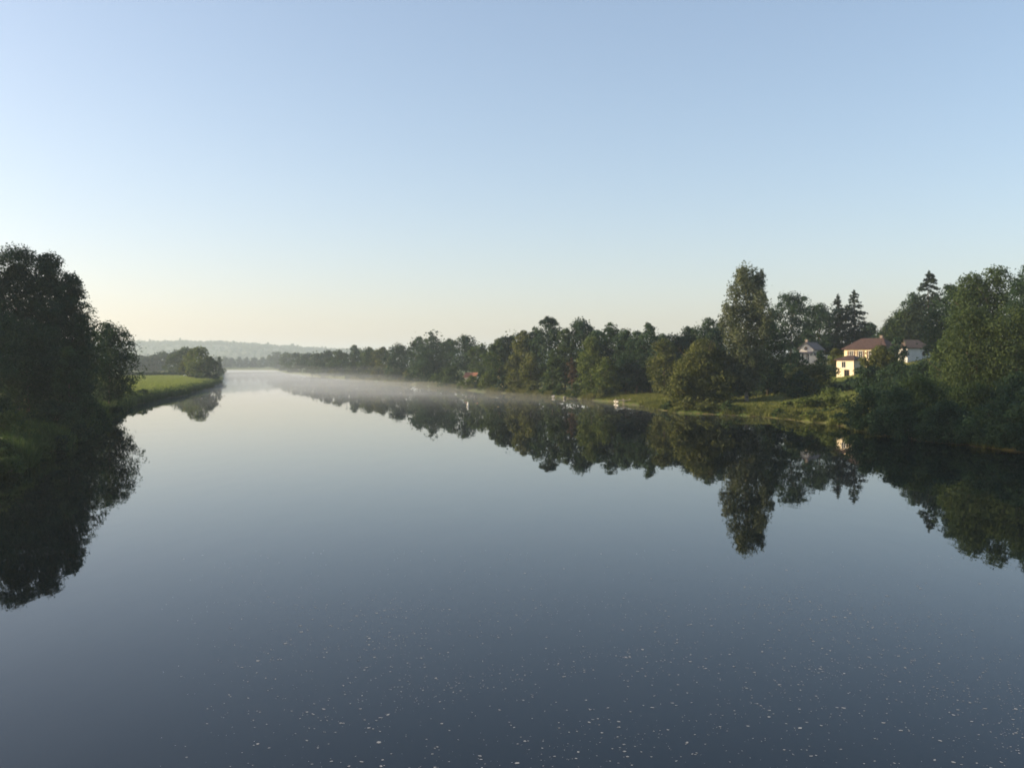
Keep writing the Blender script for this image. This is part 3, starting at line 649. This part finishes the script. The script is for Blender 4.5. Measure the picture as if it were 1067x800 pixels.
def wall_block(w, d, h, rh=0.0):
    b = MB(); z0 = -1.2
    v = [(-w/2,-d/2,z0),(w/2,-d/2,z0),(w/2,d/2,z0),(-w/2,d/2,z0),(-w/2,-d/2,h),(w/2,-d/2,h),(w/2,d/2,h),(-w/2,d/2,h)]
    f = [(0,1,5,4),(2,3,7,6),(0,3,2,1)]
    if rh:
        v += [(-w/2,0,h+rh-.2),(w/2,0,h+rh-.2)]; f += [(1,2,6,9,5),(3,0,4,8,7)]
    else: f += [(1,2,6,5),(3,0,4,7),(4,5,6,7)]
    b.add(v, f); return b
def window(root, face, u, z, w, h, W_, D_, shutters=True, door=False):
    """face: 'f' (-y), 'l' (-x), 'r' (+x)"""
    o = bpy.data.objects.new('x', None)
    if face == 'f': loc, rz = (u, -D_/2, z), 0
    elif face == 'l': loc, rz = (-W_/2, -u, z), -math.pi/2
    else: loc, rz = (W_/2, u, z), math.pi/2
    bpy.data.objects.remove(o)
    b = MB(); t = .07
    b.box(-w/2-t, w/2+t, -.05, .01, 0-t, 0); b.box(-w/2-t, w/2+t, -.05, .01, h, h+t)
    b.box(-w/2-t, -w/2, -.05, .01, 0, h); b.box(w/2, w/2+t, -.05, .01, 0, h); b.box(-.025, .025, -.045, .01, 0, h)
    b.box(-w/2-.15, w/2+.15, -.14, .01, -t-.06, -t)
    fr = b.build('door' if door else 'window', M_SHUT if door else M_PAINT, root, loc, rz)
    p = MB(); p.box(-w/2, w/2, -.02, .02, 0, h); p.build('pane', M_GLASS, fr)
    if shutters:
        for s in (-1, 1):
            q = MB(); x0 = s*(w/2+t+.02); x1 = s*(w/2+t+.02+w*.48); q.box(min(x0,x1), max(x0,x1), -.06, -.005, -.02, h+.02); q.build('shutter', M_SHUT, fr)
    return fr
def house(name, label, cat, loc, rz, w, d, h, rh, wall, tile, hip=0.0, ov=.45, wins=(), chimneys=()):
    root = empty(name, loc, label, cat, rz=rz)
    wall_block(w, d, h, 0 if hip else rh).build('wall', wall, root)
    r = gable_roof(w, d, h, rh, ov, hip).build('roof', tile, root)
    for cx, cy in chimneys:
        b = MB(); zt = h+rh; b.box(cx-.28, cx+.28, cy-.25, cy+.25, h+.2, zt+.45); b.box(cx-.34, cx+.34, cy-.31, cy+.31, zt+.45, zt+.55)
        b.build('chimney', M_TILEGREY, r)
    for a in wins: window(root, a[0], a[1], a[2], a[3], a[4], w, d, *(a[5:]))
    return root
def place(px, y, D): p = at(px, y, D); return (p.x, p.y, p.z)

# cream house: upper block with its long face to the left front, and a lower white wing stepping down the slope
A_RZ = math.radians(-46)
p = place(909, 388, 202)
hA = house('cream_house', 'sunlit cream house with a red tiled hip roof stepping down the wooded slope', 'house', p, A_RZ, 9.0, 7.0, 5.2, 2.0, M_RENDER, M_TILE, hip=2.6, ov=.5,
   wins=[('f', -2.9, 3.1, .8, 1.4), ('f', -.9, 3.1, .8, 1.4), ('f', 1.3, 3.1, .8, 1.4), ('f', 3.2, 3.1, .8, 1.4), ('f', -1.6, .9, .9, 1.3), ('f', 1.4, .9, .9, 1.3), ('l', 0, 3.1, .8, 1.4), ('r', 0, 3.1, .8, 1.4)], chimneys=[(1.9, .2)])
p2 = place(886, 394.5, 192)
def wing():
    R_ = Matrix.Rotation(-A_RZ, 3, 'Z'); off = R_ @ (Vector(p2)-Vector(p))
    w, d, h = 3.6, 4.4, 3.9
    def sh(b): b.v = [(x+off.x, y+off.y, z+off.z) for x, y, z in b.v]; return b
    wb = wall_block(w, d, h); wg = sh(wb).build('wing_wall', M_CREAM, hA)
    sh(gable_roof(w, d, h, .7, .35, 1.3)).build('wing_roof', M_TILE, hA)
    for u, z, ww, hh, dr in [(-.3, 2.2, .8, 1.2, False), (.35, .05, .95, 1.7, True)]:
        f = window(hA, 'f', u, z, ww, hh, w, d, False, dr); f.location = Vector(f.location) + off
    f = window(hA, 'l', .3, 2.1, .8, 1.2, w, d, False); f.location = Vector(f.location) + off
wing()
# shaded house on the right
hC = house('pale_house', 'shaded pale grey house with a brown roof right of the cream house', 'house', place(949, 376, 196), math.radians(10), 5.0, 5.5, 2.8, 1.5, M_GREYWALL, M_TILEBROWN, hip=1.2, ov=.35,
   wins=[('f', 1.5, 1.0, .6, .9)])
# white gabled house on the left with a columned porch
B_RZ = math.radians(48)
pB = place(845, 378, 214)
hB = house('gabled_house', 'white gabled house with a round window, columned porch and grey brown roof among trees', 'house', pB, B_RZ, 5.0, 3.4, 3.2, 1.4, M_WHITE, M_TILEGREY, ov=.4,
   wins=[('l', -1.0, .5, .8, 1.5, False), ('l', .9, .5, .8, 1.5, False), ('f', -1.2, 1.2, .8, 1.0), ('f', 1.2, 1.2, .8, 1.0)], chimneys=[(-1.6, .2)])
def gable_details():
    b = MB(); n = 20
    for ring, (r, xx) in enumerate([(.62, -.06), (.46, -.06)]): pass
    vs = []; fs = []
    for k in range(n):
        a = 2*math.pi*k/n
        for r in (.66, .5):
            for xx in (-.08, .02): vs.append((-2.5+xx, r*math.cos(a)*.9, 3.2+r*math.sin(a)*.9))
    for k in range(n):
        i, j = 4*k, 4*((k+1) % n)
        fs += [(i, j, j+2, i+2), (i, i+1, j+1, j), (i+2, j+2, j+3, i+3)]
    b.add(vs, fs); fr = b.build('round_window', M_PAINT, hB)
    g = MB(); g.add([(-2.53, .45*math.cos(2*math.pi*k/n), 3.2+.45*math.sin(2*math.pi*k/n)) for k in range(n)], [tuple(range(n))[::-1]]); g.build('pane', M_GLASS, fr)
    for y in (-1.5, -.5, .5, 1.5):
        c = MB(); c.tube([(-3.9, y, -1.0), (-3.9, y, 1.85)], [.16, .14], 10); c.box(-4.1, -3.7, y-.2, y+.2, 1.85, 2.0); c.build('column', M_WHITE, hB)
    r = MB(); r.add([(-2.5,-1.9,2.45),(-2.5,1.9,2.45),(-4.3,1.9,2.12),(-4.3,-1.9,2.12),(-2.5,-1.9,2.32),(-2.5,1.9,2.32),(-4.3,1.9,2.003),(-4.3,-1.9,2.003)],
        [(0,1,2,3),(7,6,5,4),(2,6,7,3),(0,3,7,4),(1,5,6,2)]); r.build('porch_roof', M_TILEGREY, hB)
gable_details()
# low white garden wall in front of that house
wv = MB(); wv.box(-1.9, 1.9, -.12, .12, -.6, 1.25); wv.box(-2.0, 2.0, -.18, .18, 1.25, 1.35)
gw = wv.build('garden_wall', M_WHITE, None, place(852.5, 377, 208), math.radians(-24))
tag(gw, 'low white garden wall beside the columned porch of the gabled house', 'wall')

# shed with an orange roof and pale gable house in the wooded row
D1 = R(491, 9)
sx, sy, sz = place(492, 396, D1); sz = ground_z(sx, sy)
house('shed', 'small shed with an orange tiled roof among the far right bank bushes', 'shed', (sx, sy, sz), math.radians(-20), 4.4, 3.6, max(1.6, 8+(380-392)/1000*D1 - sz), 1.3, M_CREAM, M_TILEORANGE, ov=.3, wins=[('f', 0, .5, .8, .9, False)])
D2 = R(526, 8)
sx, sy, sz = place(527, 392, D2); sz = ground_z(sx, sy)
house('cottage', 'small cottage with a pale yellow gable half hidden in the wooded row', 'house', (sx, sy, sz), math.radians(58), 4.0, 3.0, max(2, 8+(380-386)/1000*D2 - sz), 1.2, M_RENDER, M_TILEBROWN, ov=.25, wins=[('l', 0, 1.0, .6, .8, False)])

# ------------------------------------------------------------------ boats, jetty, post, car, greenery
def rowboat(label, loc, rz, L, w, mat, group=None):
    root = empty('rowing_boat', loc, label, 'boat', group, rz)
    n = 13; V = []; Q = []
    prof = [(1.0,.42),(.85,.2),(.45,.02),(0,-.06),(-.45,.02),(-.85,.2),(-1.0,.42)]
    ins = [(-.93,.42),(-.78,.22),(-.4,.07),(0,.0),(.4,.07),(.78,.22),(.93,.42)]
    P = prof + ins; k = len(P)
    for i in range(n):
        t = i/(n-1); x = -L/2 + L*t; f = math.sin(math.pi*min(1, (t*.78+.22)))**.6 if t < 1 else .02; f = max(.03, f); sheer = .16*(2*t-1)**2 + .1*t*t
        for a, z in P: V.append((x, a*w/2*f, z + sheer + (.1 if z < .1 else 0)*t**3))
    for i in range(n-1):
        for j in range(k): a, b = i*k+j, i*k+(j+1) % k; Q.append((a, b, b+k, a+k))
    me = mesh_np('hull', V, Q, mat, root, smooth=True)
    tr = MB(); x = -L/2; z = .16
    tr.add([(x, a*w/2*.78, zz+z) for a, zz in prof] + [(x+.05, a*w/2*.78, zz+z) for a, zz in prof], [tuple(range(7)), tuple(range(13, 6, -1)), (0, 7, 13, 6)])
    tr.build('transom', mat, root)
    for x in (-L*.25, L*.08):
        b = MB(); b.box(x-.12, x+.12, -w*.42, w*.42, .3, .34); b.build('bench', M_WOOD, root)
    return root
D3 = R(642.5, -1.0)
rowboat('white rowing boat moored beside the small wooden jetty', ((642.5-CX)/F*D3, D3, -.03), math.radians(-80), 2.1, .9, M_PAINT)
def jetty():
    Dj = R(649, -.6); x, y = (648.6-CX)/F*Dj, Dj
    root = empty('jetty', (x, y, 0), 'small pale wooden jetty reaching out from the grass lawn', 'jetty', None, math.radians(4))
    b = MB()
    for i in range(14): b.box(-1.5+i*.22, -1.5+i*.22+.19, -.5, .5, .72, .78)
    b.box(-1.5, 1.6, -.42, -.32, .6, .715); b.box(-1.5, 1.6, .32, .42, .6, .715); b.build('deck', M_WOOD, root)
    for px in (-1.4, .2, 1.5):
        for py in (-.52, .52):
            c = MB(); c.tube([(px, py, -1.2), (px, py, 1.0)], [.07, .065], 8); c.build('post', M_WOOD, root)
jetty()
G11 = 'boats under the wooded row'
D4 = R(577, -1.2); rowboat('dull grey rowing boat moored under the wooded row, left of its pair', ((577-CX)/F*D4, D4, -.03), math.radians(-82), 2.2, .9, M_BOATGREY, G11)
D5 = R(588.5, -1.6); rowboat('dull grey rowing boat moored under the wooded row below the russet tree', ((588.5-CX)/F*D5, D5, -.03), math.radians(-98), 2.2, .9, M_BOATGREY, G11)
def marker():
    D = 8000/(423-380); x = (487.5-CX)/F*D
    root = empty('marker_post', (x, D, 0), 'small white marker post standing in the misty water', 'marker post')
    b = MB(); b.tube([(0,0,-1), (0,0,.72), (0,0,.80)], [.12, .12, .05], 12); b.build('post', M_PAINT, root)
    c = MB(); c.tube([(0,0,.05), (0,0,.32)], [.2, .2], 12); c.build('float_collar', M_PAINT, root)
marker()
def car():
    D = 470; x = (196-CX)/F*D; z = ground_z(x, D)
    root = empty('parked_car', (x, D, z), 'white car parked on the meadow beside the pale willow', 'car', None, math.radians(8))
    b = MB(); pr = [(-2.1,.35),(-2.1,.85),(-1.9,.95),(-1.2,1.0),(-.6,1.45),(.9,1.48),(1.75,1.0),(2.1,.9),(2.1,.35)]
    n = len(pr); vs = [(px, -.82, pz) for px, pz in pr] + [(px, .82, pz) for px, pz in pr]
    b.add(vs, [tuple(range(n)), tuple(range(2*n-1, n-1, -1))] + [(i, i+n, (i+1) % n + n, (i+1) % n) for i in range(n)]); b.build('body', M_PAINT, root)
    g = MB()
    for s in (-.83, .83): g.add([(-1.05, s, 1.02), (-.55, s, 1.38), (.85, s, 1.40), (1.5, s, 1.02)], [(0,1,2,3)])
    g.build('side_window', M_GLASS, root)
    for px in (-1.35, 1.35):
        for py in (-.8, .8):
            w = MB(); w.tube([(px, py-.1, .31), (px, py+.1, .31)], [.31, .31], 14); w.build('wheel', M_TYRE, root)
car()
def greenery():  # low leafy band built along a dark strip of the meadow
    rng = np.random.RandomState(9); D = 500; x0, x1 = (128-CX)/F*D, (190-CX)/F*D
    n = 5200; C = np.stack([rng.uniform(x0, x1, n)-((x0+x1)/2), rng.normal(size=n)*.9, rng.uniform(.1, 1.9, n)], 1)
    C[:, 2] += .25*np.sin(C[:, 0]*.9)+.2*np.sin(C[:, 0]*2.3)
    N = rng.normal(size=(n, 3)); N /= np.linalg.norm(N, axis=1, keepdims=True)
    V, Q = leaf_quads(C, N, np.full(n, .85), rng)
    root = empty('greenery', ((x0+x1)/2, D, ground_z((x0+x1)/2, D)), 'long low dark hedge crossing the bright left meadow', 'greenery')
    mesh_np('foliage', V, Q, LEAF['dark'], root, rng.rand(n))
    b = MB()
    for x in np.linspace(x0+.5, x1-.5, 18): b.tube([(x-(x0+x1)/2, 0, -.4), (x-(x0+x1)/2+.2, .1, 1.2)], [.08, .03], 5)
    b.build('stem', M_BARK, root)
greenery()

# ------------------------------------------------------------------ grass, reeds, foam
def tufts(name, label, cat, pts, hmin, hmax, wid, pal, seed, per=7):
    rng = np.random.RandomState(seed); V = []; Tn = []
    for x, y in pts:
        z = ground_z(x, y)-.03; k = per; tb = rng.uniform(.1, .9)
        for _ in range(k):
            a = rng.uniform(0, 6.283); h = rng.uniform(hmin, hmax); dx, dy = rng.normal(size=2)*wid*2.2; l = rng.normal(size=2)*h*.28
            cx, cy = math.cos(a)*wid*.5, math.sin(a)*wid*.5; bx, by = x+dx, y+dy
            V += [(bx-cx, by-cy, z), (bx+cx, by+cy, z), (bx+l[0]+cx*.25, by+l[1]+cy*.25, z+h), (bx+l[0]-cx*.25, by+l[1]-cy*.25, z+h)]; Tn.append(min(1, max(0, tb+rng.normal()*.15)))
    o = mesh_np(name, V, np.arange(len(V)).reshape(-1, 4), LEAF[pal], tone=Tn)
    return tag(o, label, cat, kind='stuff')
rs = np.random.RandomState(77)
pts = []
while len(pts) < 5200:
    y = rs.uniform(85, 420); pts.append((xl(y)-abs(rs.normal())*1.4-.05, y))
tufts('weeds', 'tangled weeds covering the left bank edge', 'weeds', pts, .3, .9, .16, 'mid', 13, 7)
pts = []
while len(pts) < 2600:
    y = rs.uniform(90, 190)
    if math.sin(y*.55)+math.sin(y*.21+2)+.8*math.sin(y*1.3) > -.1: pts.append((xr(y)+abs(rs.normal())*2.2+.1, y))
tufts('weeds', 'tall tangled weeds on the right bank edge', 'weeds', pts, .2, .65, .14, 'olive', 11, 7)
pts = []
while len(pts) < 9000:
    y = rs.uniform(120, 250); d = rs.exponential(9)+.9; pts.append((xr(y)+d, y))
tufts('grass', 'rough grass on the sunlit right bank', 'grass', pts, .15, .5, .13, 'rough', 1)
pts = []
while len(pts) < 15000:
    y = 170 + rs.rand()**.8*330; d = rs.rand()**1.2*110+1.5; x = xl(y)-d
    if -.41*y < x: pts.append((x, y))
tufts('grass', 'sunlit meadow grass on the far left bank', 'grass', pts, .35, .75, .26, 'meadow', 6, 5)
pts = []
while len(pts) < 5000:
    y = rs.uniform(56, 150); d = rs.exponential(4)+.02; pts.append((xl(y)-d, y))
tufts('grass', 'rough grass on the dark near left bank', 'grass', pts, .2, .7, .11, 'mid', 2)
pts = []
while len(pts) < 5000:
    y = 215+rs.rand()**1.3*330; d = abs(rs.normal())*.7+.05
    if math.sin(y*.21)+math.sin(y*.077+1)+.7*math.sin(y*.53) > -.2: pts.append((xr(y)+d, y))
tufts('reeds', 'reeds and tall weeds along the right waterline', 'reeds', pts, .4, 1.35, .09, 'reed', 3, 6)
pts = []
while len(pts) < 5000:
    y = 66+rs.rand()**1.3*340; d = abs(rs.normal())*.8+.05
    if math.sin(y*.17)+math.sin(y*.061+1)+.7*math.sin(y*.43) > -.3: pts.append((xl(y)-d, y))
tufts('reeds', 'weeds and reeds along the left waterline', 'reeds', pts, .4, 1.4, .10, 'mid', 4, 6)
def foam():
    rng = np.random.RandomState(21); V = []; Fc = []
    cl = [(rng.uniform(-12, 15), rng.uniform(17.5, 34)) for _ in range(44)]
    def fleck(x, y, s):
        n = 7; b = len(V); e = rng.uniform(.45, .9); a0 = rng.uniform(0, 3.14)
        for k in range(n):
            a = 6.283*k/n; r = s*.5*rng.uniform(.65, 1.2); u, v = r*math.cos(a), r*e*math.sin(a)
            V.append((x+u*math.cos(a0)-v*math.sin(a0), y+u*math.sin(a0)+v*math.cos(a0), .005))
        Fc.append(tuple(range(b, b+n)))
    for i in range(5200):
        if rng.rand() < .6:
            c = cl[rng.randint(len(cl))]; x = c[0]+rng.normal()*1.3; y = c[1]+rng.normal()*.9+.35*(x-c[0])
        else: y = 17.5 + rng.rand()**1.6*24; x = rng.uniform(-.40, .55)*y
        if x < -.38*y + rng.rand()*4: continue
        fleck(x, y, min(.12, rng.lognormal(math.log(.033), .5)))
    b = MB(); b.v = V; b.f = Fc; b.sm = [False]*len(Fc)
    o = b.build('foam', noise_mat('foam_fleck', (.20,.21,.22), (.36,.37,.37), 20, .8))
    tag(o, 'tiny pale foam flecks drifting on the dark water nearby', 'foam', kind='stuff')
foam()
print('TREES', len(TREES), 'leaves', sum(t[-1] for t in TREES))
for t in TREES:
    if t[5] < 1.0 or (t[4] < 0): print('CHECK', t)
